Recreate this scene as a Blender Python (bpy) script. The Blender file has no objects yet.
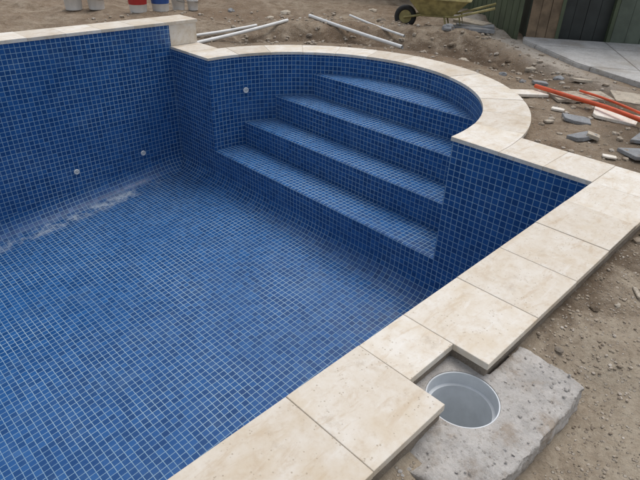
import bpy, bmesh, math, random
import numpy as np
from mathutils import Vector, Matrix, noise
random.seed(7)
sc=bpy.context.scene
COL=sc.collection
R90=math.pi/2

# ------------------------------------------------------------------ helpers
def link(o,parent=None):
    COL.objects.link(o)
    if parent is not None: o.parent=parent
    return o
def mesh_obj(name,verts,faces,mat=None,parent=None,smooth=False,uvs=None):
    me=bpy.data.meshes.new(name); me.from_pydata([tuple(v) for v in verts],[],faces); me.update()
    if uvs is not None:
        uvl=me.uv_layers.new(name="UVMap"); k=0
        for f in uvs:
            for uv in f:
                uvl.data[k].uv=uv; k+=1
    if mat: me.materials.append(mat)
    if smooth:
        for p in me.polygons: p.use_smooth=True
    o=bpy.data.objects.new(name,me); return link(o,parent)
def from_bm(name,bm,mat=None,parent=None,smooth=False):
    bmesh.ops.recalc_face_normals(bm,faces=bm.faces[:])
    me=bpy.data.meshes.new(name); bm.to_mesh(me); bm.free()
    if mat: me.materials.append(mat)
    if smooth:
        for p in me.polygons: p.use_smooth=True
    o=bpy.data.objects.new(name,me); return link(o,parent)
def empty(name,loc=(0,0,0)):
    o=bpy.data.objects.new(name,None); o.empty_display_size=.1; o.location=loc; return link(o)
def tag(o,label,cat,group=None):
    o["label"]=label; o["category"]=cat
    if group: o["group"]=group
def add_tube(bm,pts,r,seg=10,caps=True):
    pts=[Vector(p) for p in pts]; rings=[]
    for i,p in enumerate(pts):
        t=(pts[min(i+1,len(pts)-1)]-pts[max(i-1,0)]).normalized()
        a=t.cross(Vector((0,0,1)))
        if a.length<.01: a=t.cross(Vector((1,0,0)))
        a.normalize(); b=t.cross(a)
        rings.append([bm.verts.new(p+r*(math.cos(2*math.pi*k/seg)*a+math.sin(2*math.pi*k/seg)*b)) for k in range(seg)])
    for i in range(len(rings)-1):
        for k in range(seg):
            bm.faces.new((rings[i][k],rings[i][(k+1)%seg],rings[i+1][(k+1)%seg],rings[i+1][k]))
    if caps:
        bm.faces.new(rings[0]); bm.faces.new(rings[-1][::-1])
def add_box(bm,c,s,rot=None):
    m=Matrix.Translation(c)
    if rot is not None: m=m@rot
    m=m@Matrix.Diagonal((s[0],s[1],s[2],1))
    return bmesh.ops.create_cube(bm,size=1,matrix=m)['verts']
def lathe(bm,prof,seg=28,c=(0,0,0)):
    rings=[]
    for r,z in prof:
        rings.append([bm.verts.new((c[0]+r*math.cos(2*math.pi*k/seg),c[1]+r*math.sin(2*math.pi*k/seg),c[2]+z)) for k in range(seg)])
    for i in range(len(rings)-1):
        for k in range(seg):
            bm.faces.new((rings[i][k],rings[i][(k+1)%seg],rings[i+1][(k+1)%seg],rings[i+1][k]))
    return rings

# ------------------------------------------------------------------ materials
class N:
    def __init__(s,name):
        s.m=bpy.data.materials.new(name); s.m.use_nodes=True; s.t=s.m.node_tree
        s.b=s.t.nodes['Principled BSDF']; s.x=0
    def n(s,typ,**kw):
        nd=s.t.nodes.new(typ)
        for k,v in kw.items(): setattr(nd,k,v)
        return nd
    def set(s,sock,v):
        if isinstance(v,bpy.types.NodeSocket): s.t.links.new(v,sock)
        elif v is not None: sock.default_value=v
    def math(s,op,a,b=None,c=None,clamp=False):
        nd=s.n('ShaderNodeMath',operation=op,use_clamp=clamp)
        s.set(nd.inputs[0],a)
        if b is not None: s.set(nd.inputs[1],b)
        if c is not None: s.set(nd.inputs[2],c)
        return nd.outputs[0]
    def mix(s,f,a,b,blend='MIX'):
        nd=s.n('ShaderNodeMix',data_type='RGBA',blend_type=blend)
        s.set(nd.inputs[0],f); s.set(nd.inputs[6],a); s.set(nd.inputs[7],b); return nd.outputs[2]
    def coord(s): return s.n('ShaderNodeTexCoord').outputs['Object']
    def pos(s): return s.n('ShaderNodeNewGeometry').outputs['Position']
    def noise(s,vec,scale,detail=4,rough=.55,dist=0):
        nd=s.n('ShaderNodeTexNoise'); s.set(nd.inputs['Vector'],vec)
        nd.inputs['Scale'].default_value=scale; nd.inputs['Detail'].default_value=detail
        nd.inputs['Roughness'].default_value=rough; nd.inputs['Distortion'].default_value=dist
        return nd.outputs['Fac']
    def voro(s,vec,scale,feature='F1',out='Distance'):
        nd=s.n('ShaderNodeTexVoronoi',feature=feature); s.set(nd.inputs['Vector'],vec)
        nd.inputs['Scale'].default_value=scale; return nd.outputs[out]
    def ramp(s,f,stops):
        nd=s.n('ShaderNodeValToRGB'); s.set(nd.inputs[0],f); cr=nd.color_ramp
        while len(cr.elements)<len(stops): cr.elements.new(.5)
        for e,(p,c) in zip(cr.elements,stops):
            e.position=p; e.color=(c if len(c)==4 else (*c,1)) if isinstance(c,(tuple,list)) else (c,c,c,1)
        return nd.outputs[0]
    def mr(s,v,a,b,c=0,d=1,smooth=True):
        nd=s.n('ShaderNodeMapRange'); nd.interpolation_type='SMOOTHSTEP' if smooth else 'LINEAR'
        s.set(nd.inputs[0],v)
        for i,q in enumerate((a,b,c,d)): nd.inputs[i+1].default_value=q
        return nd.outputs[0]
    def bump(s,h,strength=.5,dist=.01,prev=None):
        nd=s.n('ShaderNodeBump'); nd.inputs['Strength'].default_value=strength; nd.inputs['Distance'].default_value=dist
        s.set(nd.inputs['Height'],h)
        if prev is not None: s.set(nd.inputs['Normal'],prev)
        return nd.outputs[0]
    def out(s,col=None,rough=None,normal=None,metal=None,spec=None):
        s.set(s.b.inputs['Base Color'],col); s.set(s.b.inputs['Roughness'],rough)
        if normal is not None: s.set(s.b.inputs['Normal'],normal)
        if metal is not None: s.set(s.b.inputs['Metallic'],metal)
        if spec is not None: s.set(s.b.inputs['Specular IOR Level'],spec)
        return s.m
def c4(*a): return (a[0],a[1],a[2],1)
def simple(name,col,rough=.6,var=.25,scale=8,bump=.2,bdist=.003,metal=0,dirtk=.45):
    q=N(name); co=q.coord(); f=q.noise(co,scale,5,.6)
    dark=c4(*[c*(1-var) for c in col]); lite=c4(*[min(1,c*(1+var*.6)) for c in col])
    colr=q.mix(q.mr(f,.3,.7),dark,lite)
    dirt=q.mr(q.noise(co,scale*.35,4,.7),.55,.8,0,dirtk)
    colr=q.mix(dirt,colr,c4(col[0]*.5+.09,col[1]*.5+.075,col[2]*.5+.055))
    return q.out(colr,rough,q.bump(q.noise(co,scale*9,3),bump,bdist),metal)

PITCH=.052
def tile_mat():
    q=N("blue_mosaic"); uv=q.n('ShaderNodeTexCoord').outputs['UV']; P=q.pos()
    sp=q.n('ShaderNodeSeparateXYZ'); q.set(sp.inputs[0],uv)
    # lines wander by a millimetre or so, as hand-laid sheets do
    wob=q.n('ShaderNodeTexNoise'); q.set(wob.inputs['Vector'],P); wob.inputs['Scale'].default_value=2.2; wob.inputs['Detail'].default_value=2
    wsp=q.n('ShaderNodeSeparateColor'); q.set(wsp.inputs[0],wob.outputs['Color'])
    u=q.math('ADD',q.math('DIVIDE',sp.outputs[0],PITCH),q.math('MULTIPLY',wsp.outputs[0],.22))
    v=q.math('ADD',q.math('DIVIDE',sp.outputs[1],PITCH),q.math('MULTIPLY',wsp.outputs[1],.22))
    cs=q.n('ShaderNodeCombineXYZ'); q.set(cs.inputs[0],q.math('FLOOR',q.math('DIVIDE',u,6.0))); q.set(cs.inputs[1],q.math('FLOOR',q.math('DIVIDE',v,6.0)))
    wn2=q.n('ShaderNodeTexWhiteNoise',noise_dimensions='2D'); q.set(wn2.inputs['Vector'],cs.outputs[0])
    def edge(w):
        f=q.math('FRACT',w); return q.math('ABSOLUTE',q.math('SUBTRACT',f,.5))
    m=q.math('MAXIMUM',edge(u),edge(v))
    nz=q.noise(P,55,3)
    m2=q.math('ADD',m,q.math('MULTIPLY',q.math('SUBTRACT',nz,.5),.045))
    grout=q.mr(m2,.432,.462)
    cb=q.n('ShaderNodeCombineXYZ'); q.set(cb.inputs[0],q.math('FLOOR',u)); q.set(cb.inputs[1],q.math('FLOOR',v))
    wn=q.n('ShaderNodeTexWhiteNoise',noise_dimensions='2D'); q.set(wn.inputs['Vector'],cb.outputs[0])
    rnd=q.math('ADD',q.math('MULTIPLY',wn.outputs['Value'],.8),q.math('MULTIPLY',wn2.outputs['Value'],.2))
    tile=q.ramp(rnd,[(0,(.009,.060,.195)),(.5,(.014,.084,.260)),(1,(.022,.114,.325))])
    big=q.noise(P,1.3,4,.6)
    gcol=q.mix(q.mr(big,.35,.7),c4(.20,.33,.47),c4(.35,.49,.60))
    col=q.mix(grout,tile,gcol)
    hz=q.mr(q.noise(P,3.5,7,.72,.3),.48,.8,0,.15)
    col=q.mix(hz,col,c4(.24,.38,.52))
    s3=q.n('ShaderNodeSeparateXYZ'); q.set(s3.inputs[0],P)
    yb=q.math('MULTIPLY',q.mr(s3.outputs[1],5.86,6.0),q.mr(s3.outputs[1],6.15,6.04))
    zb=q.mr(s3.outputs[2],-1.25,-1.5)
    xb=q.mr(s3.outputs[0],3.25,2.7)
    st=q.math('MULTIPLY',q.mr(q.noise(P,2.7,5,.6,.2),.42,.55),q.mr(q.noise(P,19,6,.75),.34,.60))
    res=q.math('MULTIPLY',q.math('MULTIPLY',yb,zb),q.math('MULTIPLY',st,xb))
    col=q.mix(q.math('MULTIPLY',res,.75),col,c4(.56,.63,.68))
    # a little soil dust blown on to the floor
    dust=q.math('MULTIPLY',q.mr(q.noise(P,11,7,.8),.60,.75,0,.35),q.mr(s3.outputs[2],-1.3,-1.5))
    col=q.mix(dust,col,c4(.22,.23,.24))
    rough=q.math('ADD',q.mr(grout,0,1,.30,.7),q.math('ADD',q.math('MULTIPLY',hz,.8),q.math('MULTIPLY',res,.4)),clamp=True)
    tilt=q.n('ShaderNodeVectorMath',operation='SCALE')
    sub=q.n('ShaderNodeVectorMath',operation='SUBTRACT'); q.set(sub.inputs[0],wn.outputs['Color']); sub.inputs[1].default_value=(.5,.5,.5)
    q.set(tilt.inputs[0],sub.outputs[0]); tilt.inputs['Scale'].default_value=.07
    h=q.mr(m,.40,.47,1,0)
    nb=q.bump(h,.6,.002)
    ad=q.n('ShaderNodeVectorMath',operation='ADD'); q.set(ad.inputs[0],nb); q.set(ad.inputs[1],tilt.outputs[0])
    nm=q.n('ShaderNodeVectorMath',operation='NORMALIZE'); q.set(nm.inputs[0],ad.outputs[0])
    return q.out(col,rough,nm.outputs[0],spec=.36)

def travertine():
    q=N("travertine"); P=q.pos()
    at=q.n('ShaderNodeAttribute',attribute_name='tint'); tv=at.outputs['Fac']
    off=q.n('ShaderNodeVectorMath',operation='ADD'); q.set(off.inputs[0],P)
    cx=q.n('ShaderNodeCombineXYZ'); q.set(cx.inputs[0],q.math('MULTIPLY',tv,37.)); q.set(cx.inputs[1],q.math('MULTIPLY',tv,91.)); q.set(off.inputs[1],cx.outputs[0])
    V=off.outputs[0]
    mp=q.n('ShaderNodeMapping'); q.set(mp.inputs['Vector'],V); mp.inputs['Scale'].default_value=(1,3.2,1); mp.inputs['Rotation'].default_value=(0,0,.35)
    a=q.noise(V,6.5,9,.7,.25); b=q.noise(V,30,7,.72,.1); c=q.noise(V,2.4,5,.65,.2); vn=q.noise(mp.outputs[0],4.5,8,.7,.5)
    base=q.ramp(a,[(.28,(.64,.53,.40)),(.42,(.76,.69,.585)),(.6,(.84,.80,.73)),(.8,(.78,.715,.62))])
    base=q.mix(q.mr(b,.48,.72,0,.45),base,c4(.60,.49,.36))
    base=q.mix(q.mr(vn,.53,.66,0,.6),base,c4(.64,.52,.38))
    base=q.mix(q.mr(vn,.44,.34,0,.5),base,c4(.89,.87,.83))
    base=q.mix(q.mr(c,.48,.68,0,.5),base,c4(.69,.57,.40))
    base=q.mix(q.mr(tv,0,1,0,.8,False),base,c4(.78,.74,.69),'MULTIPLY')
    vo=q.voro(V,58); nzp=q.noise(V,9,4,.6)
    pit=q.math('MULTIPLY',q.mr(q.math('ADD',vo,q.math('MULTIPLY',b,.15)),.30,.18),q.mr(nzp,.47,.57))
    base=q.mix(q.math('MULTIPLY',pit,.6),base,c4(.36,.28,.19))
    d=q.mr(q.noise(P,8,9,.78,.1),.54,.72,0,.5)
    base=q.mix(d,base,c4(.45,.37,.28))
    d2=q.mr(q.noise(P,60,6,.8),.62,.74,0,.65)
    base=q.mix(q.math('MULTIPLY',d2,q.mr(c,.4,.6)),base,c4(.32,.25,.18))
    hh=q.math('SUBTRACT',q.math('MULTIPLY',b,.4),pit)
    return q.out(base,q.mr(a,.3,.7,.5,.75),q.bump(hh,.4,.003),spec=.35)

def soil():
    q=N("bare_soil"); P=q.pos()
    a=q.noise(P,.55,5,.6,.4); b=q.noise(P,4.5,7,.72,.3); c=q.noise(P,38,5,.75)
    col=q.ramp(b,[(.28,(.155,.112,.078)),(.45,(.27,.21,.15)),(.6,(.37,.305,.23)),(.78,(.46,.395,.31))])
    col=q.mix(q.mr(a,.4,.66,0,.65),col,c4(.21,.145,.095))
    col=q.mix(q.mr(q.noise(P,1.7,6,.7,.4),.54,.68,0,.55),col,c4(.15,.105,.072))
    s3=q.n('ShaderNodeSeparateXYZ'); q.set(s3.inputs[0],P)
    g=q.mr(s3.outputs[1],1.6,.3)
    g2=q.math('MULTIPLY',g,q.mr(b,.3,.7,.5,1))
    col=q.mix(q.math('MULTIPLY',g2,.75),col,c4(.42,.365,.285))
    dl=q.math('ABSOLUTE',q.math('ADD',q.math('ADD',q.math('MULTIPLY',s3.outputs[0],.784),q.math('MULTIPLY',s3.outputs[1],-.62)),-3.72))
    ls=q.math('MULTIPLY',q.mr(q.math('ADD',dl,q.math('MULTIPLY',q.math('SUBTRACT',b,.5),1.2)),.42,.05),q.mr(s3.outputs[0],5.6,6.4))
    col=q.mix(q.math('MULTIPLY',ls,.8),col,c4(.58,.53,.46))
    dx=q.math('SUBTRACT',s3.outputs[0],3.55); dy=q.math('SUBTRACT',s3.outputs[1],3.755)
    rr=q.math('SQRT',q.math('ADD',q.math('MULTIPLY',dx,dx),q.math('MULTIPLY',dy,dy)))
    tr=q.mr(q.math('ABSOLUTE',q.math('ADD',rr,q.math('ADD',q.math('MULTIPLY',q.math('SUBTRACT',b,.5),1.4),-3.1))),.55,.1,0,.7)
    col=q.mix(tr,col,c4(.11,.078,.052))
    col=q.mix(q.mr(c,.35,.7,0,.5),col,c4(.58,.53,.47),'MULTIPLY')
    vs=q.voro(P,60,out='Color'); vd=q.voro(P,60)
    sep=q.n('ShaderNodeSeparateColor'); q.set(sep.inputs[0],vs)
    peb=q.math('MULTIPLY',q.mr(vd,.42,.28),q.mr(sep.outputs[0],.70,.78))
    pc=q.mix(sep.outputs[1],c4(.20,.16,.13),c4(.54,.49,.42))
    col=q.mix(q.math('MULTIPLY',peb,.6),col,pc)
    h=q.math('ADD',q.math('MULTIPLY',b,1.6),q.math('ADD',q.math('MULTIPLY',c,.5),q.math('MULTIPLY',peb,.3)))
    return q.out(col,.95,q.bump(h,.9,.02),spec=.15)

def concrete(name,base=(.40,.37,.33),k=1,dirt=(.27,.20,.145),dk=.65,joints=False):
    q=N(name); P=q.pos(); a=q.noise(P,6*k,8,.75,.1); b=q.noise(P,60*k,6,.75)
    col=q.ramp(a,[(.3,tuple(x*.7 for x in base)),(.5,base),(.72,tuple(min(1,x*1.25) for x in base))])
    col=q.mix(q.mr(b,.48,.72,0,.55),col,c4(base[0]*.55,base[1]*.5,base[2]*.45))
    col=q.mix(q.mr(q.noise(P,4*k,7,.75),.50,.66,0,dk),col,c4(*dirt))
    ag=q.voro(P,85*k); sc_=q.n('ShaderNodeSeparateColor'); q.set(sc_.inputs[0],q.voro(P,85*k,out='Color'))
    sp=q.math('MULTIPLY',q.mr(ag,.4,.3),q.mr(sc_.outputs[0],.72,.78))
    col=q.mix(q.math('MULTIPLY',sp,.6),col,q.mix(sc_.outputs[1],c4(.66,.62,.56),c4(.20,.18,.16)))
    if joints:
        s3=q.n('ShaderNodeSeparateXYZ'); q.set(s3.inputs[0],P)
        j1=q.math('ADD',q.math('MULTIPLY',s3.outputs[0],.549),q.math('MULTIPLY',s3.outputs[1],-.836))
        j2=q.math('ADD',q.math('MULTIPLY',s3.outputs[0],.836),q.math('MULTIPLY',s3.outputs[1],.549))
        def ln(j,w): return q.mr(q.math('ABSOLUTE',q.math('SUBTRACT',q.math('FRACT',q.math('DIVIDE',j,w)),.5)),.49,.496)
        col=q.mix(q.math('MULTIPLY',q.math('MAXIMUM',ln(j1,1.2),ln(j2,1.2)),.7),col,c4(.12,.10,.08))
    return q.out(col,.92,q.bump(q.math('ADD',q.math('ADD',a,q.math('MULTIPLY',b,.8)),q.math('MULTIPLY',sp,.2)),.9,.012),spec=.2)

M_tile=tile_mat(); M_trav=travertine(); M_soil=soil()
M_conc=concrete("rough_concrete",(.57,.54,.505),1,(.37,.29,.215),.7); M_mortar=concrete("mortar",(.34,.29,.235),2)
M_grout=concrete("joint_grout",(.50,.44,.36),2,(.35,.28,.2),.4)
M_path=concrete("path_concrete",(.50,.49,.47),.5,(.38,.34,.29),.65,True)
M_pvc=simple("white_pvc",(.78,.78,.76),.35,.08,12,.05,dirtk=.3)
M_grey_pvc=simple("grey_plastic",(.66,.69,.71),.4,.10,9,.05,dirtk=.4)
M_orange=simple("orange_conduit",(.68,.095,.025),.4,.15,9,.05)
M_khaki=simple("khaki_paint",(.40,.34,.14),.6,.35,9,.15)
M_steel=simple("dull_steel",(.20,.20,.19),.5,.3,20,.1,metal=.6)
M_rubber=simple("rubber",(.03,.03,.03),.8,.3,20,.2)
M_green=simple("green_fence_paint",(.085,.11,.06),.6,.3,3,.15)
M_timber=simple("brown_timber",(.21,.15,.095),.8,.4,5,.4)
M_dark=simple("dark_door_paint",(.03,.036,.034),.5,.3,4,.1)
M_wall=simple("grey_green_cladding",(.12,.145,.11),.7,.25,3,.2)
M_paleslab=concrete("pale_stone",(.58,.51,.41),1.5); M_greyslab=concrete("grey_stone",(.34,.35,.36),1.5)
M_red=simple("red_plastic",(.45,.03,.03),.4,.1,12,.05)
M_blue=simple("blue_print",(.03,.10,.35),.4,.1,12,.05)

# ------------------------------------------------------------------ pool numbers
X0,X1,Y0,Y1=-4.5,3.55,.985,6.24
CY,RB=3.755,1.675
CW=.40
ZT=-.031
def zf(x): return -1.60-.09*(3.4-max(x,-1.0))
TREAD=[(3.55,-1.14),(3.99,-.84),(4.38,-.54),(4.75,-.255)]
pool=empty("swimming_pool",(0,0,0))
tag(pool,"empty in-ground pool lined with blue mosaic and edged in travertine","swimming pool")

rc=.22; NR=.018; NC=10
xin=[X0+rc,-1.0,1.0,X1-rc]; yin=[Y0+rc,CY-RB,CY+RB,Y1-rc]
sides={'S':[(X0+rc,Y0+rc,-1,-1)]+[(x,Y0+rc,0,-1) for x in xin]+[(X1-rc,Y0+rc,1,-1)],
 'E':[(X1-rc,Y0+rc,1,-1)]+[(X1-rc,y,1,0) for y in yin]+[(X1-rc,Y1-rc,1,1)],
 'N':[(X1-rc,Y1-rc,1,1)]+[(x,Y1-rc,0,1) for x in xin[::-1]]+[(X0+rc,Y1-rc,-1,1)],
 'W':[(X0+rc,Y1-rc,-1,1)]+[(X0+rc,y,-1,0) for y in (Y1-rc,Y0+rc)]+[(X0+rc,Y0+rc,-1,-1)]}
V=[];F=[];U=[]
def quad(a,b,c,d,ua,ub,uc,ud):
    n=len(V); V.extend([a,b,c,d]); F.append((n,n+1,n+2,n+3)); U.append((ua,ub,uc,ud))
for sd_,s in sides.items():
    ui=0 if sd_ in 'SN' else 1
    base={'S':Y0+rc,'N':Y1-rc,'E':X1-rc,'W':X0+rc}[sd_]; sg=-1 if sd_ in 'SW' else 1
    def at(p,d,z): return (p[0]+p[2]*(rc-d),p[1]+p[3]*(rc-d),z)
    def qq(a,b,c,d,v):
        quad(a,b,c,d,(a[ui],v[0]),(b[ui],v[1]),(c[ui],v[2]),(d[ui],v[3]))
    zm=-1.14-NR
    for p,q in zip(s[:-1],s[1:]):
        zp,zq=zf(p[0])+rc,zf(q[0])+rc
        bay=(sd_=='E' and abs((p[1]+q[1])/2-CY)<RB*.9)
        if not bay: qq(at(p,0,ZT),at(q,0,ZT),at(q,0,zm),at(p,0,zm),(ZT,ZT,zm,zm))
        qq(at(p,0,zm),at(q,0,zm),at(q,0,zq),at(p,0,zp),(zm,zm,zq,zp))
        for k in range(NC):
            f0=R90*k/NC; f1=R90*(k+1)/NC
            def cp(p,z,f): return at(p,rc*(1-math.cos(f)),z-rc*math.sin(f))
            v0=base+sg*rc*(R90-f0); v1=base+sg*rc*(R90-f1)
            qq(cp(p,zp,f0),cp(q,zq,f0),cp(q,zq,f1),cp(p,zp,f1),(v0,v0,v1,v1))
for i in range(3):
    for j in range(3):
        a,b=xin[i],xin[i+1]; y0,y1=yin[j],yin[j+1]
        quad((a,y0,zf(a)),(b,y0,zf(b)),(b,y1,zf(b)),(a,y1,zf(a)),(a,y0),(b,y0),(b,y1),(a,y1))
basin=mesh_obj("basin",V,F,M_tile,pool,True,U)
bm=bmesh.new(); bm.from_mesh(basin.data)
bmesh.ops.dissolve_degenerate(bm,edges=bm.edges[:],dist=.0001)
bmesh.ops.remove_doubles(bm,verts=bm.verts[:],dist=.0005)
bmesh.ops.recalc_face_normals(bm,faces=bm.faces[:])
fl=max(bm.faces,key=lambda f:f.calc_area()*abs(f.normal.z))
if fl.normal.z<0: bmesh.ops.reverse_faces(bm,faces=bm.faces[:])
for e in bm.edges:
    if len(e.link_faces)==2 and e.calc_face_angle(0)>math.radians(30): e.smooth=False
bm.to_mesh(basin.data); bm.free()
NB=48; V=[];F=[];U=[]
for k in range(NB):
    a0=-R90+math.pi*k/NB; a1=-R90+math.pi*(k+1)/NB
    A=(X1+RB*math.cos(a0),CY+RB*math.sin(a0)); B=(X1+RB*math.cos(a1),CY+RB*math.sin(a1))
    quad((*A,ZT),(*B,ZT),(*B,-1.16),(*A,-1.16),(RB*a0,ZT),(RB*a1,ZT),(RB*a1,-1.16),(RB*a0,-1.16))
bw=mesh_obj("bay_wall",V,F,M_tile,pool,True,U)
bm=bmesh.new(); bm.from_mesh(bw.data); bmesh.ops.remove_doubles(bm,verts=bm.verts[:],dist=.0005); bm.to_mesh(bw.data); bm.free()
for i,(xf,z) in enumerate(TREAD):
    V=[];F=[];U=[]
    R=RB+.012; nr=NR
    def half(x): return math.sqrt(max(0,(R if x>X1+.001 else RB)**2-(x-X1)**2))
    prof=[]
    if i>0: prof.append((xf,TREAD[i-1][1]-.01))
    for k in range(5):
        f=R90*k/4; prof.append((xf+nr*(1-math.cos(f)),z-nr*(1-math.sin(f))))
    ni=len(prof)-3
    xend=min(TREAD[i+1][0]+.03,X1+RB-.01) if i<3 else None
    if i<3:
        for k in range(1,5): prof.append((xf+nr+(xend-xf-nr)*k/4,z))
    else:
        for k in range(1,25):
            t=math.sin(R90*k/24); prof.append((xf+nr+(X1+R-.0005-xf-nr)*t,z))
    acc=[0]
    for k in range(1,len(prof)): acc.append(acc[-1]+math.dist(prof[k],prof[k-1]))
    nose=acc[ni]
    for k in range(len(prof)-1):
        (xa,za),(xb,zb)=prof[k],prof[k+1]
        ha,hb=half(xa),half(xb)
        quad((xa,CY-ha,za),(xa,CY+ha,za),(xb,CY+hb,zb),(xb,CY-hb,zb),(CY-ha,acc[k]-nose),(CY+ha,acc[k]-nose),(CY+hb,acc[k+1]-nose),(CY-hb,acc[k+1]-nose))
    mesh_obj("step",V,F,M_tile,pool,False,U)

# coping slabs ------------------------------------------------------
def slabs(name,polys,z0,z1,parent,bev=.006):
    bm=bmesh.new(); lay=bm.verts.layers.float.new('tint')
    for P in polys:
        t=random.random()
        dz=random.uniform(-.0018,.0018); tx=random.uniform(-.003,.003); ty=random.uniform(-.003,.003)
        cx=sum(p[0] for p in P)/len(P); cy=sum(p[1] for p in P)/len(P)
        b2=bmesh.new()
        top=[b2.verts.new((x,y,z1+dz+(x-cx)*tx+(y-cy)*ty)) for x,y in P]; bot=[b2.verts.new((x,y,z0)) for x,y in P]
        n=len(P); tf=b2.faces.new(top); b2.faces.new(bot[::-1])
        for k in range(n): b2.faces.new((top[k],bot[k],bot[(k+1)%n],top[(k+1)%n]))
        bmesh.ops.bevel(b2,geom=list(tf.edges),offset=.003 if bev>.004 else bev,segments=3,affect='EDGES',profile=.5)
        bmesh.ops.recalc_face_normals(b2,faces=b2.faces[:])
        mp={v:bm.verts.new(v.co) for v in b2.verts}
        for v in mp.values(): v[lay]=t
        for f in b2.faces: bm.faces.new([mp[v] for v in f.verts])
        b2.free()
    me=bpy.data.meshes.new(name); bm.to_mesh(me); bm.free(); me.materials.append(M_trav)
    return link(bpy.data.objects.new(name,me),parent)
g=.0015; OV=.012
def rect(x0,x1,y0,y1,g=g): return [(x0+g,y0+g),(x1-g,y0+g),(x1-g,y1-g),(x0+g,y1-g)]
polys=[]
jx=[-4.5+.4*i for i in range(13)]
jx=sorted(set([x for x in jx if x<.5]+[.86,1.245,1.53,1.94,2.34,2.74,3.14,3.54]))
YO=Y0-CW
for a,b in zip(jx[:-1],jx[1:]):
    if abs(a-1.245)<.01: polys.append(rect(a,b,.742,Y0+OV)); 
    else: polys.append(rect(a,b,YO+random.uniform(-.002,.002),Y0+OV))
XO=X1+CW
polys.append(rect(3.54,XO,YO,Y0+OV))
ringO=RB+CW; ringI=RB-OV
th=math.asin((XO-X1)/ringO)
polys.append(rect(X1-OV,XO,Y0+OV,1.335))
arc=[(X1+ringO*math.sin(th*k/5),CY-ringO*math.cos(th*k/5)) for k in range(6)]
polys.append([(X1-OV+g,1.335+g),(XO-g,1.335+g)]+[(x-g if k==5 else x,y-2*g) for k,(x,y) in reversed(list(enumerate(arc)))]+[(X1-OV+g,CY-ringO-2*g)])
polys.append([(X1-OV+g,CY+ringO+2*g)]+[(x,2*CY-y+2*g) for x,y in arc]+[(XO-g,Y1-g),(X1-OV+g,Y1-g)])
NS=13
for k in range(NS):
    a0=-R90+math.pi*k/NS; a1=-R90+math.pi*(k+1)/NS
    e=.0009
    o=[];inn=[]
    for j in range(7):
        t=a0+(a1-a0)*j/6
        so=t+(e if j==0 else -e if j==6 else 0); si=t+(e*1.3 if j==0 else -e*1.3 if j==6 else 0)
        o.append((X1+ringO*math.cos(so),CY+ringO*math.sin(so))); inn.append((X1+ringI*math.cos(si),CY+ringI*math.sin(si)))
    P=o+inn[::-1]
    if k==0: P=[(X1-OV+g,CY-ringO)]+P+[(X1-OV+g,CY-ringI)]
    if k==NS-1: P=P[:7]+[(X1-OV+g,CY+ringO),(X1-OV+g,CY+ringI)]+P[7:]
    polys.append(P)
slabs("coping",polys,ZT,0,pool)
def prism(bm,P,z0,z1):
    top=[bm.verts.new((x,y,z1)) for x,y in P]; bot=[bm.verts.new((x,y,z0)) for x,y in P]; n=len(P)
    bm.faces.new(top); bm.faces.new(bot[::-1])
    for k in range(n): bm.faces.new((top[k],bot[k],bot[(k+1)%n],top[(k+1)%n]))
def bed(name,mat,io,ii,z0,z1):
    bp=[rect(X0,1.235,YO+io,Y0-ii,0),rect(1.234,1.541,.742+io,Y0-ii-.0005,0),rect(1.54,XO-io,YO+io,Y0-ii-.001,0),rect(X1+ii,XO-io-.0005,Y0-ii-.002,CY-ringO+io+.01,0),rect(X1+ii,XO-io-.0005,CY+ringO-io-.01,Y1,0)]
    bm=bmesh.new()
    for i,P in enumerate(bp): prism(bm,P,z0-.0004*i,z1-.0003*i)
    ro=ringO-io; ri=RB+ii; xa=X1+ii+.001
    A=[-R90+.013+(math.pi-.026)*k/48 for k in range(49)]
    loop=[(xa,CY-ro)]+[(X1+ro*math.cos(a),CY+ro*math.sin(a)) for a in A]+[(xa,CY+ro)]
    inner=[(xa,CY-ri)]+[(X1+ri*math.cos(a),CY+ri*math.sin(a)) for a in A]+[(xa,CY+ri)]
    zt=z1-.0018; zb=z0-.003
    vo=[[bm.verts.new((x,y,z)) for x,y in L] for L in (loop,inner) for z in (zt,zb)]
    for k in range(len(loop)-1):
        bm.faces.new((vo[0][k],vo[0][k+1],vo[2][k+1],vo[2][k])); bm.faces.new((vo[0][k],vo[1][k],vo[1][k+1],vo[0][k+1])); bm.faces.new((vo[2][k],vo[2][k+1],vo[3][k+1],vo[3][k]))
    return from_bm(name,bm,mat,pool)
bed("mortar_bed",M_mortar,.010,.02,-.5,-.023)
bed("joint_grout",M_grout,.003,.004,-.026,-.0028)
ZR=.285
V=[];F=[];U=[]
quad((X0,Y1-.0015,ZT-.003),(X1+.001,Y1-.0015,ZT-.003),(X1+.001,Y1-.0015,ZR-.035),(X0,Y1-.0015,ZR-.035),(X0,ZT),(X1,ZT),(X1,ZR-.035),(X0,ZR-.035))
rw=mesh_obj("raised_wall",V,F,M_tile,pool,False,U)
polysR=[]
x=X0
while x<XO-.05:
    b=min(x+.40,XO+.01)
    if XO-b<.15: b=XO+.01
    polysR.append(rect(x,b,Y1-OV,Y1+CW)); x=b
slabs("raised_coping",polysR,ZR-.035,ZR,pool)
slabs("stone_facing",[rect(X1+.002,XO-.01,Y1,Y1+.03),],.002,ZR-.036,pool,.001)
bm=bmesh.new(); prism(bm,rect(X0,XO-.02,Y1+.031,Y1+CW-.02,0),-.5,ZR-.02); from_bm("wall_core",bm,M_mortar,pool)
def fitting(loc,normal,r=.034):
    bm=bmesh.new()
    lathe(bm,[(r,0),(r,.006),(r*.9,.012),(r*.55,.014),(r*.5,.006),(r*.3,.006),(r*.26,.013),(.004,.016)],20)
    o=from_bm("return_fitting",bm,M_pvc,pool,True)
    o.rotation_euler=Vector(normal).to_track_quat('Z','Y').to_euler(); o.location=loc
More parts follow.
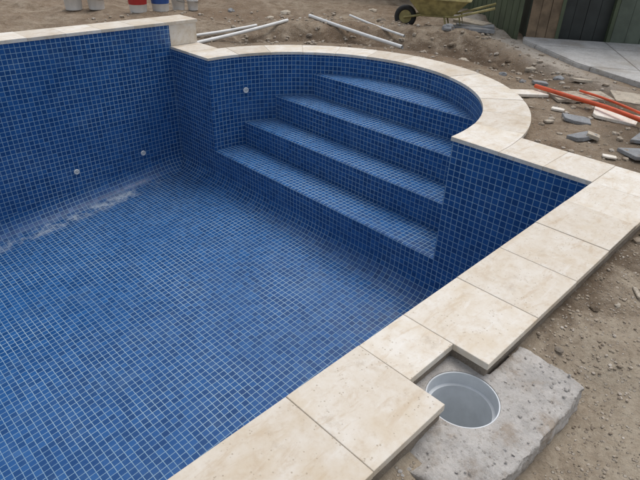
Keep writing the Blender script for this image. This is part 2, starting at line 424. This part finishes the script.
fitting((2.97,Y1-.001,-1.27),(0,-1,0)); fitting((2.09,Y1-.001,-1.28),(0,-1,0))
fv=Vector((X1-4.02,CY-5.355,0)).normalized(); fitting((X1-fv.x*(RB-.003),CY-fv.y*(RB-.003),-.44),fv,.036)

# ------------------------------------------------------------------ ground
def sstep(a,b,x):
    t=min(1,max(0,(x-a)/(b-a))); return t*t*(3-2*t)
def pool_dist(x,y):
    dx=max(X0-CW-x,0,x-XO); dy=max(YO-y,0,y-(Y1+CW)); d=math.hypot(dx,dy)
    if x>X1: d=min(d,max(0,math.hypot(x-X1,y-CY)-ringO))
    return d
PATH=[(7.98,3.78),(7.12,2.62),(6.75,1.75),(6.3,.6),(5.6,-1.5),(12,-4.5),(13,0),(9.9,1.3),(9.12,2.46),(8.2,3.9)]
def in_poly(x,y,P):
    c=False;n=len(P)
    for i in range(n):
        (x1,y1),(x2,y2)=P[i],P[(i+1)%n]
        if (y1>y)!=(y2>y) and x<(x2-x1)*(y-y1)/(y2-y1)+x1: c=not c
    return c
def pdist(x,y,P):
    if in_poly(x,y,P): return 0
    m=9e9;n=len(P)
    for i in range(n):
        a=Vector(P[i]);b=Vector(P[(i+1)%n]);p=Vector((x,y));ab=b-a
        t=max(0,min(1,(p-a).dot(ab)/ab.length_squared)); m=min(m,(p-(a+ab*t)).length)
    return m
def gz(x,y):
    d=pool_dist(x,y)
    z=-.092+.012*noise.noise((x*3.1,y*3.1,0))+.010*noise.noise((x*9,y*9,3))+.006*noise.noise((x*21,y*21,7))
    if y<1.2: z-=.025*sstep(.0,.4,d)*sstep(1.2,.5,y)
    w=sstep(.3,1.6,d)
    if w>0 and d<60:
        r=0
        pd=pdist(x,y,PATH) if (x>4 and y<6) else 9
        pw=sstep(0,.8,pd)
        r+=.10*noise.noise((x*.9+4,y*.9,1.5))+.055*noise.noise((x*2.3,y*2.3,9))+.040*abs(noise.noise((x*5.5,y*5.5,5)))
        t=math.hypot(x-X1,y-CY)
        if x>X1 and y>2: r-=.17*math.exp(-((t-3.1)/.35)**2)*sstep(2.,3.,y)
        if x>X1 and y>2: r+=.10*math.exp(-((t-3.8)/.4)**2)*sstep(2.,3.,y)
        z+=w*r*(.15+.85*pw)
        if pd<.4: z=min(z,-.075-.02*(1-pd/.4)) 
    if y<.6 and d<.35: z+=.015*noise.noise((x*4,y*4,11))
    if x<2.4 and y<.7:
        by=max(.32-y,0); bx=max(0,x-1.79,.95-x); b=math.hypot(bx,by)
        z-=.085*(1-sstep(.0,.40,b))*(sstep(.58,.30,y))
    return z
def axis(a,b,st):
    L=list(np.arange(a,b+1e-6,st)); s=st
    lo=[];x=a
    while x>-400: s*=1.35; x-=s; lo.append(x)
    hi=[];x=b;s=st
    while x<400: s*=1.35; x+=s; hi.append(x)
    return lo[::-1]+L+hi
ax=axis(-1.2,10.4,.042); ay=axis(-1.2,11,.042)
VV=[(x,y,gz(x,y)) for y in ay for x in ax]
FF=[];nx=len(ax)
SK=(1.02,1.79,.30,.66)
def hole(x,y):
    if X0-.2<x<X1+.2 and YO+.2<y<Y1+.2: return True
    if x>X1-.1 and math.hypot(x-X1,y-CY)<RB+.2: return True
    if SK[0]+.06<x<SK[1]-.06 and SK[2]+.05<y<.8: return True
    return False
for j in range(len(ay)-1):
    for i in range(nx-1):
        if not hole((ax[i]+ax[i+1])/2,(ay[j]+ay[j+1])/2):
            k=j*nx+i; FF.append((k,k+1,k+1+nx,k+nx))
gr=mesh_obj("ground",VV,FF,M_soil,None,True); gr["kind"]="structure"; gr["label"]="bare brown soil with gravel and clods around the pool"

bm=bmesh.new(); prism(bm,PATH,-.2,-.04)
bmesh.ops.bevel(bm,geom=[e for e in bm.edges if all(v.co.z>-.1 for v in e.verts)],offset=.012,segments=2,affect='EDGES')
pth=from_bm("path",bm,M_path); pth["kind"]="structure"; pth["label"]="pale grey concrete path beside the shed"

ico=bmesh.new(); bmesh.ops.create_icosphere(ico,subdivisions=1,radius=1); iv=np.array([v.co[:] for v in ico.verts]); ifc=np.array([[v.index for v in f.verts] for f in ico.faces]); ico.free()
rng=np.random.default_rng(3)
def gravel(name,n,sampler,smin,smax,label,mat,power=3):
    AV=[];AF=[];k=0;cnt=0
    while cnt<n:
        x,y=sampler()
        if hole(x,y) or pool_dist(x,y)<.01 or (SK[0]-.01<x<SK[1]+.04 and SK[2]-.03<y<.7) or (x>5.5 and in_poly(x,y,PATH)): continue
        s=smin+(smax-smin)*rng.random()**power
        v=iv*(1+.35*(rng.random((12,1))-.5))*np.array([1,rng.uniform(.6,1),rng.uniform(.4,.75)])*s
        a=rng.uniform(0,6.28); c,si=math.cos(a),math.sin(a)
        v=v@np.array([[c,-si,0],[si,c,0],[0,0,1]]).T
        v=v+np.array([x,y,gz(x,y)+s*.15])
        AV.append(v);AF.append(ifc+k);k+=12;cnt+=1
    o=mesh_obj(name,np.concatenate(AV).tolist(),np.concatenate(AF).tolist(),mat)
    o["kind"]="stuff"; o["label"]=label; return o
q=N("gravel_stone"); P=q.pos(); vc=q.voro(P,30,out='Color'); sp=q.n('ShaderNodeSeparateColor'); q.set(sp.inputs[0],vc)
cc=q.ramp(sp.outputs[0],[(0,(.25,.20,.15)),(.4,(.34,.28,.21)),(.8,(.41,.35,.28)),(1,(.54,.49,.43))])
M_grav=q.out(cc,.9,q.bump(q.noise(P,120,3),.5,.003))
def s_near():
    x=rng.uniform(.6,5.2); y=.58-abs(rng.normal(0,.45)); return x,y
def s_all():
    t=rng.uniform(-1.7,1.6); d=rng.uniform(0,3.4)
    return X1+(ringO+d)*math.cos(t),CY+(ringO+d)*math.sin(t)
gravel("gravel",6500,s_near,.0025,.011,"fine loose gravel along the coping",M_grav,4)
gravel("soil_clods",3600,s_all,.006,.045,"scattered soil clods and small stones",M_grav,6)

# ------------------------------------------------------------------ skimmer block
SC=(1.385,.592); SR=.139; ZB=-.078
sk=empty("skimmer_surround",(SC[0],SC[1],-.3)); tag(sk,"rough concrete block holding an open round skimmer well","skimmer")
bm=bmesh.new()
outl=[(1.00,.70),(1.01,.50),(1.02,.40),(1.07,.325),(1.35,.305),(1.60,.295),(1.79,.30),(1.815,.40),(1.82,.52),(1.82,.582),(1.56,.584),(1.556,.76),(1.22,.76),(1.218,.60)]
prism(bm,outl,-.42,ZB)
bmesh.ops.triangulate(bm,faces=bm.faces[:])
blk=from_bm("concrete_block",bm,M_conc,sk)
bm=bmesh.new(); bmesh.ops.create_cone(bm,cap_ends=True,segments=64,radius1=SR,radius2=SR,depth=2,matrix=Matrix.Translation((SC[0],SC[1],0)))
cut=from_bm("cutter",bm)
blk.parent=None
md=blk.modifiers.new("r",'REMESH'); md.mode='VOXEL'; md.voxel_size=.007
def bake(o):
    dg=bpy.context.evaluated_depsgraph_get(); dg.update(); me=bpy.data.meshes.new_from_object(o.evaluated_get(dg)); o.modifiers.clear(); o.data=me
bake(blk)
for v in blk.data.vertices:
    p=v.co.copy(); d=math.hypot(p.x-SC[0],p.y-SC[1]); w=sstep(.145,.2,d)
    n1=noise.noise(p*9); n2=noise.noise(p*28); n3=noise.noise(p*60); n4=noise.noise(p*110)
    if p.z>ZB-.02: v.co.z+=(.006*n1+.004*n2+.003*n3+.002*n4)*(.2+.8*w)
    if p.y<.36 or p.x>1.74 or p.x<1.10:
        v.co.y+=.008*n2+.006*n1+.005*n3; v.co.x+=.008*noise.noise(p*14+Vector((5,5,5)))+.005*n3
    ed=min(abs(p.y-.30),abs(p.x-1.81),abs(p.x-1.02))
    if p.z>ZB-.02 and ed<.05: v.co.z-=.022*max(0,n1+.35)*(1-ed/.05)
    if p.x<1.25 and p.z>ZB-.02: v.co.z-=.02*sstep(1.25,1.05,p.x)*(1+2*n1)
    if p.z>ZB-.02:
        pt=sstep(.25,.21,d+.05*n1); v.co.z+=.005*pt*(w)
mb=blk.modifiers.new("b",'BOOLEAN'); mb.object=cut; mb.operation='DIFFERENCE'; mb.solver='EXACT'
bake(blk); bpy.data.objects.remove(cut)
blk.data.materials.clear(); blk.data.materials.append(M_conc)
for p in blk.data.polygons: p.use_smooth=True
PI=Matrix.Translation((-SC[0],-SC[1],.3))
blk.parent=sk; blk.matrix_parent_inverse=PI
bm=bmesh.new(); bm.from_mesh(blk.data)
for e in bm.edges:
    if len(e.link_faces)==2 and e.calc_face_angle(0)>math.radians(40): e.smooth=False
bm.to_mesh(blk.data); bm.free()
bm=bmesh.new()
zr=ZB-.002
lathe(bm,[(SR-.0005,zr-.10),(SR-.0005,zr-.002),(SR-.002,zr),(SR-.0055,zr),(SR-.007,zr-.002),(SR-.008,zr-.055),(SR-.020,zr-.058),(SR-.022,zr-.10),(SR-.030,-.36),(SR-.045,-.368),(.075,-.37),(.07,-.38),(.069,-.46),(.001,-.462)],64,(SC[0],SC[1],0))
ow=from_bm("skimmer_well",bm,M_grey_pvc,sk,True); ow.matrix_parent_inverse=PI
md=ow.data
bm=bmesh.new(); bm.from_mesh(md)
for e in bm.edges:
    if len(e.link_faces)==2 and e.calc_face_angle(0)>math.radians(35): e.smooth=False
bm.to_mesh(md); bm.free()
rub=[]
for i in range(110):
    if i<50: x=random.uniform(.75,1.22); y=random.uniform(.30,.57)
    elif i<80: x=random.uniform(1.55,1.8); y=random.uniform(.33,.56)
    else: x=random.uniform(1.22,1.75); y=random.uniform(.31,.42)
    rub.append((x,y,random.uniform(.002,.010)))
bm=bmesh.new()
for x,y,s in rub:
    on=(1.05<x<1.8 and y>.32)
    zz=(ZB+.002 if x>1.2 else ZB-.015) if on else gz(x,y)
    m=Matrix.Translation((x,y,zz))@Matrix.Rotation(random.random()*6,4,'Z')@Matrix.Diagonal((s,s*random.uniform(.6,1),s*.6,1))
    r=bmesh.ops.create_icosphere(bm,subdivisions=1,radius=1,matrix=m)
    for v in r['verts']: v.co+=Vector((random.uniform(-1,1),random.uniform(-1,1),random.uniform(-1,1)))*s*.22
rb=from_bm("rubble",bm,M_conc); rb["kind"]="stuff"; rb["label"]="crumbs of broken concrete around the skimmer block"

# ------------------------------------------------------------------ pipes
def pipe(name,pts,r,mat,label,cat,group=None):
    P=[(x,y,gz(x,y)+r+.004+dz) for x,y,dz in pts]
    Q=[]
    for i in range(len(P)-1):
        p0=Vector(P[max(i-1,0)]);p1=Vector(P[i]);p2=Vector(P[i+1]);p3=Vector(P[min(i+2,len(P)-1)])
        for k in range(8):
            t=k/8; Q.append(.5*((2*p1)+(-p0+p2)*t+(2*p0-5*p1+4*p2-p3)*t*t+(-p0+3*p1-3*p2+p3)*t**3))
    Q.append(Vector(P[-1]))
    bm=bmesh.new(); add_tube(bm,Q,r,14,False); add_tube(bm,Q,r*.85,14,False)
    o=from_bm(name,bm,mat,None,True); tag(o,label,cat,group); return o
def spipe(name,a,b,r,mat,label,cat,group):
    za=gz(*a)+r; zb=gz(*b)+r
    lift=0
    for k in range(21):
        t=k/20; x=a[0]+(b[0]-a[0])*t; y=a[1]+(b[1]-a[1])*t
        lift=max(lift,gz(x,y)+r*.7-(za+(zb-za)*t))
    bm=bmesh.new(); Q=[(a[0]+(b[0]-a[0])*k/12,a[1]+(b[1]-a[1])*k/12,za+(zb-za)*k/12+lift*.8-.01*math.sin(math.pi*k/12)) for k in range(13)]
    add_tube(bm,Q,r,14,False); add_tube(bm,Q,r*.85,14,False)
    o=from_bm(name,bm,mat,None,True); tag(o,label,cat,group); return o
G="loose white plastic pipes on the soil"
spipe("pvc_pipe",(4.02,6.52),(5.95,6.76),.025,M_pvc,"long white plastic pipe lying on bare soil","pipe",G)
spipe("pvc_pipe",(4.25,6.95),(5.5,6.98),.022,M_pvc,"shorter white plastic pipe lying on bare soil","pipe",G)
spipe("pvc_pipe",(6.42,6.75),(6.20,4.65),.027,M_pvc,"straight white plastic pipe behind the round pool end","pipe",G)
spipe("pvc_pipe",(6.9,6.3),(6.62,4.95),.018,M_pvc,"thin white plastic pipe beside a longer one","pipe",G)
GO="orange conduits on the soil"
pipe("conduit",[(5.62,2.42,.03),(5.47,1.98,.05),(5.32,1.58,.05),(5.16,1.18,.04),(4.98,.75,.03),(4.7,.2,.02)],.021,M_orange,"red-orange plastic conduit lying over stone offcuts","pipe",GO)
pipe("conduit",[(5.80,2.02,.03),(5.66,1.70,.04),(5.5,1.35,.03),(5.33,1.0,.02),(5.15,.5,.02)],.012,M_orange,"thin orange conduit lying on soil","pipe",GO)

# ------------------------------------------------------------------ stone offcuts
def paver(x,y,w,l,rot,mat,label,t=.03,dz=0,tilt=(0,0),name="stone_offcut",cut=.3):
    bm=bmesh.new()
    P=[(-w/2,-l/2),(w/2*random.uniform(.6,1),-l/2),(w/2,-l/2*random.uniform(.1,.9)),(w/2,l/2),(-w/2*random.uniform(.5,1),l/2*random.uniform(.8,1)),(-w/2,l/2*random.uniform(.2,.8))]
    if cut==0: P=[(-w/2,-l/2),(w/2,-l/2),(w/2,l/2),(-w/2,l/2)]
    prism(bm,P,-t/2,t/2)
    bmesh.ops.bevel(bm,geom=bm.edges[:],offset=.003,segments=1,affect='EDGES')
    o=from_bm(name,bm,mat); o.location=(x,y,gz(x,y)+t/2+.004+dz); o.rotation_euler=(tilt[0],tilt[1],rot)
    tag(o,label,"stone slab","stone offcuts scattered on the soil"); return o
paver(5.42,2.42,.22,.40,.9,M_trav,"pale cut stone slab lying on soil",cut=0,tilt=(.03,.05))
paver(5.72,1.98,.34,.55,.75,M_paleslab,"large pale stone slab beside the orange conduit",cut=0,tilt=(-.04,.03),dz=-.01)
paver(5.35,1.50,.30,.40,.2,M_trav,"broken pale stone slab near the conduit",tilt=(.05,.0),dz=-.01)
paver(4.98,1.70,.16,.24,.5,M_greyslab,"small grey broken stone offcut",tilt=(.08,-.05))
paver(4.55,1.47,.13,.20,1.1,M_greyslab,"small grey stone offcut beside the coping",tilt=(-.1,.1),t=.035)
paver(4.60,1.40,.12,.10,.3,M_paleslab,"small pale chip of stone",dz=.025,tilt=(.2,.1))
paver(4.55,.98,.22,.32,.9,M_greyslab,"flat grey stone offcut on gravel",tilt=(.05,.05))
paver(4.85,1.08,.15,.25,1.6,M_greyslab,"narrow grey stone offcut on gravel",tilt=(.0,.1))
paver(5.05,1.02,.22,.3,.4,M_paleslab,"pale stone offcut partly under the conduit")
paver(6.05,1.55,.35,.45,.5,M_paleslab,"pale stone slab near the concrete path",tilt=(.03,-.05))
paver(5.15,1.95,.07,.12,.2,M_trav,"small pale chip of stone on soil",t=.02)
paver(4.75,1.85,.05,.09,1.2,M_paleslab,"small pale chip of stone on soil",t=.02)
paver(5.9,2.5,.10,.16,.7,M_greyslab,"small grey broken stone offcut",t=.03,tilt=(.1,0))
paver(4.30,1.15,.06,.10,.4,M_trav,"small pale chip of stone on soil",t=.015)
paver(6.25,2.2,.14,.2,1.0,M_paleslab,"small pale broken stone piece near the path",tilt=(.1,.1))
paver(2.62,.38,.09,.022,.6,M_paleslab,"thin pale splinter of stone on gravel",t=.012)
for i,(x,y,r,dz,m) in enumerate([(8.15,4.78,.3,0,M_greyslab),(8.2,4.75,.55,.06,M_greyslab),(8.3,4.9,.1,.12,M_paleslab),(7.75,4.55,1.2,0,M_greyslab)]):
    paver(x,y,.42,.6,r,m,"grey concrete slab stacked near the fence",t=.05,dz=dz,name="concrete_slab",tilt=(.05*(i-1),.04))

def rock(x,y,s):
    bm=bmesh.new(); bmesh.ops.create_icosphere(bm,subdivisions=2,radius=s)
    off=Vector((x*7,y*5,1))
    for v in bm.verts:
        n=noise.noise(v.co/s*1.1+off); v.co*=1+.45*n; v.co.z*=.65
    o=from_bm("rock",bm,random.choice([M_mortar,M_greyslab,M_paleslab,M_soil])); o.location=(x,y,gz(x,y)+s*.12)
    tag(o,"rough lump of stone or hard soil","rock","rocks lying on the soil")
for x,y,s in [(6.3,3.3,.07),(6.0,3.0,.05),(6.6,3.9,.08),(6.9,4.3,.06),(7.2,4.6,.09),(6.7,3.0,.06),(5.9,2.7,.04),(7.6,6.2,.09),(8.3,7.0,.08),(6.3,7.6,.07),(5.4,7.6,.06),(7.0,8.0,.1),(6.2,8.6,.07),(2.35,.48,.022),(2.45,.41,.015),(1.95,.47,.02),(3.4,.33,.018),(4.35,.7,.03),(6.4,2.5,.06),(6.9,3.4,.05),(5.9,6.2,.05),(7.3,5.6,.08)]:
    rock(x,y,s)

# ------------------------------------------------------------------ buckets
def bucket(name,x,y,r,h,label,band,lid=None,z=None):
    zz=gz(x,y)
    e=empty(name,(x,y,zz)); tag(e,label,"bucket","buckets standing behind the raised wall")
    bm=bmesh.new(); lathe(bm,[(.001,.004),(r*.84,.0),(r*.86,.01),(r*.97,h*.86),(r*1.04,h*.87),(r*1.04,h*.9),(r,h*.91),(r*1.01,h),(r*1.04,h),(r*1.04,h*.985),(r*.97,h*.98),(r*.85,.02),(.001,.02)],28)
    from_bm("body",bm,M_pvc,e,True)
    if band:
        bm=bmesh.new(); lathe(bm,[(r*.915,h*.42),(r*.955,h*.72)],28); b=from_bm("printed_band",bm,band,e,True); b.scale=(1.012,1.012,1)
    if lid:
        bm=bmesh.new(); lathe(bm,[(.001,h+.02),(r*.9,h+.02),(r*.95,h+.028),(r*1.07,h+.025),(r*1.08,h-.01),(r*1.05,h-.012)],28); from_bm("lid",bm,lid,e,True)
    bm=bmesh.new(); add_tube(bm,[(r*1.05*math.cos(t),(r*1.05)*math.sin(t)*.95,h*.86-.22*r*4*math.sin(t)*.35) for t in [math.pi*k/14 for k in range(15)]],.004,6); from_bm("handle",bm,M_steel,e,True)
    e.rotation_euler=(0,0,random.uniform(3.5,4.6))
bucket("bucket",4.62,9.05,.16,.30,"white plastic bucket with a red printed band",M_red)
bucket("bucket",5.02,9.02,.16,.30,"white plastic bucket with a blue printed band",M_blue,M_pvc)
bucket("bucket",5.42,9.10,.12,.20,"small white bucket with a red lid",None,M_red)
bucket("bucket",5.64,8.98,.10,.18,"small white plastic bucket standing open",None)
bucket("bucket",4.30,9.95,.15,.24,"white plastic bucket with a white lid",None,M_pvc)
bucket("bucket",3.98,10.15,.16,.30,"white plastic bucket beside others on soil",None)

# ------------------------------------------------------------------ wheelbarrow
wx,wy=7.62,5.10
wb=empty("wheelbarrow",(wx,wy,gz(wx,wy))); tag(wb,"worn khaki wheelbarrow with a black wheel standing on soil","wheelbarrow")
bm=bmesh.new()
def ringrect(l0,l1,w,z): return [(-l0,-w,z),(l1,-w,z),(l1,w,z),(-l0,w,z)]
rings=[ringrect(.24,.24,.20,.26),ringrect(.44,.48,.36,.50),ringrect(.465,.505,.385,.50),ringrect(.465,.505,.385,.485),ringrect(.43,.47,.355,.485),ringrect(.245,.245,.202,.252)]
vr=[[bm.verts.new(p) for p in r] for r in rings]
for a,b in zip(vr[:-1],vr[1:]):
    for k in range(4): bm.faces.new((a[k],a[(k+1)%4],b[(k+1)%4],b[k]))
bm.faces.new(vr[0]); bm.faces.new(vr[-1][::-1])
bmesh.ops.bevel(bm,geom=[e for e in bm.edges],offset=.012,segments=2,affect='EDGES')
from_bm("tray",bm,M_khaki,wb)
for s in (-1,1):
    bm=bmesh.new(); add_tube(bm,[(-.52,s*.06,.17),(-.25,s*.14,.235),(.3,s*.2,.25),(.85,s*.27,.42)],.018,10); from_bm("handle",bm,M_khaki,wb,True)
    bm=bmesh.new(); add_tube(bm,[(.35,s*.2,.26),(.42,s*.2,.0),(.2,s*.2,.0),(.12,s*.18,.25)],.014,10); from_bm("leg",bm,M_khaki,wb,True)
bm=bmesh.new()
Rw,rw_=.135,.042
for i in range(28):
    for j in range(10):
        def tp(i,j):
            A=2*math.pi*i/28;B=2*math.pi*j/10; r=Rw+rw_*math.cos(B); return (r*math.cos(A),rw_*math.sin(B),r*math.sin(A))
        bm.faces.new([bm.verts.new(p) for p in (tp(i,j),tp(i+1,j),tp(i+1,j+1),tp(i,j+1))])
bmesh.ops.remove_doubles(bm,verts=bm.verts[:],dist=.0005)
w=from_bm("wheel",bm,M_rubber,wb,True); w.location=(-.5,0,.178)
bm=bmesh.new(); bmesh.ops.create_cone(bm,cap_ends=True,segments=24,radius1=.10,radius2=.10,depth=.035,matrix=Matrix.Rotation(R90,4,'X')); add_tube(bm,[(0,-.07,0),(0,.07,0)],.015)
from_bm("rim",bm,M_khaki,w)
wb.rotation_euler=(0,0,math.radians(-62))

# ------------------------------------------------------------------ fence and shed
def boards(name,p0,p1,h,bw,t,mat,label=None,parent=None,gap=.006,z0=-.15):
    p0=Vector(p0);p1=Vector(p1);L=(p1-p0).length;d=(p1-p0)/L;n=Vector((-d.y,d.x)); bm=bmesh.new(); s=0
    ang=math.atan2(d.y,d.x); k=0
    while s<L-.01:
        w=min(bw,L-s); c=p0+d*(s+w/2)+n*(.006*(k%2)+random.uniform(-.002,.002))
        hh=h+random.uniform(-.012,.012)
        add_box(bm,(c.x,c.y,z0+hh/2),(w-gap,t,hh),Matrix.Rotation(ang,4,'Z')); s+=w; k+=1
    return from_bm(name,bm,mat,parent)
f=boards("fence",(8.16,3.98),(10.6,6.5),2.0,.14,.02,M_green); tag(f,"tall dark green paling fence behind the wheelbarrow","fence")
f2=boards("fence",(10.6,6.55),(9.0,15.0),2.0,.14,.02,M_green); tag(f2,"long dark green paling fence along the yard","fence")
shed=empty("shed",(8.21,3.87,-.1)); tag(shed,"dark shed with brown timber boards and a dark doorway","shed")
inv=Matrix.Translation((-8.21,-3.87,.1))
D=Vector((.549,-.836)); A0=Vector((8.21,3.87)); Nn=Vector((.836,.549))
def S(s,o=0): v=A0+D*s+Nn*o; return (v.x,v.y)
def shp(o): o.matrix_parent_inverse=inv; return o
shp(boards("timber_cladding",S(0),S(.42),2.3,.14,.03,M_timber,parent=shed))
shp(boards("door",S(.46,.10),S(1.14,.10),2.1,.17,.03,M_dark,parent=shed))
bm=bmesh.new(); ang=math.atan2(D.y,D.x)
for s in (.44,1.16): add_box(bm,(*S(s,.03),1.0),(.05,.12,2.25),Matrix.Rotation(ang,4,'Z'))
add_box(bm,(*S(.80,.03),2.15),(.67,.12,.05),Matrix.Rotation(ang,4,'Z'))
shp(from_bm("door_frame",bm,M_green,shed))
shp(boards("wall",S(1.19),S(5.2),2.3,.2,.03,M_wall,parent=shed))
bm=bmesh.new(); P=[S(-.1,-.15),S(5.4,-.15),S(5.4,3),S(-.1,3)]; prism(bm,P,2.2,2.28); shp(from_bm("roof",bm,M_dark,shed))
bm=bmesh.new(); prism(bm,[S(0,.14),S(5.2,.14),S(5.2,2.9),S(0,2.9)],-.15,2.19); shp(from_bm("shed_core",bm,M_wall,shed))

# ------------------------------------------------------------------ camera
r_=Vector((.714,-.699,.0273)); f_=Vector((.607,.600,-.521)).normalized(); r_=(r_-f_*r_.dot(f_)).normalized(); u_=r_.cross(f_)
cam=bpy.data.cameras.new("camera"); co=bpy.data.objects.new("camera",cam); COL.objects.link(co)
m=Matrix((r_,u_,-f_)).transposed().to_4x4(); m.translation=(0,0,1.45); co.matrix_world=m
cam.sensor_width=36; cam.lens=36*532/640; cam.clip_end=2000; cam.clip_start=.02
sc.camera=co
# ------------------------------------------------------------------ light
w=bpy.data.worlds.new("World"); sc.world=w; w.use_nodes=True; nt=w.node_tree
bg=nt.nodes['Background']; sky=nt.nodes.new('ShaderNodeTexSky'); sky.sky_type='NISHITA'; sky.sun_disc=False
EL=math.radians(66); sd=Vector((.8,.1,0)).normalized()
sky.sun_elevation=EL; sky.sun_rotation=math.atan2(sd.x,sd.y); sky.air_density=1.2; sky.dust_density=3
hs=nt.nodes.new('ShaderNodeHueSaturation'); hs.inputs['Saturation'].default_value=.4
nt.links.new(sky.outputs[0],hs.inputs['Color']); nt.links.new(hs.outputs[0],bg.inputs[0]); bg.inputs[1].default_value=.15
sl=bpy.data.lights.new("sun",'SUN'); sl.energy=1.1; sl.angle=math.radians(38); sl.color=(1,.97,.93)
so=bpy.data.objects.new("sun",sl); COL.objects.link(so)
dv=Vector((sd.x*math.cos(EL),sd.y*math.cos(EL),math.sin(EL))); so.rotation_euler=dv.to_track_quat('Z','Y').to_euler()
sc.view_settings.view_transform='Standard'; sc.view_settings.look='None'; sc.view_settings.exposure=0
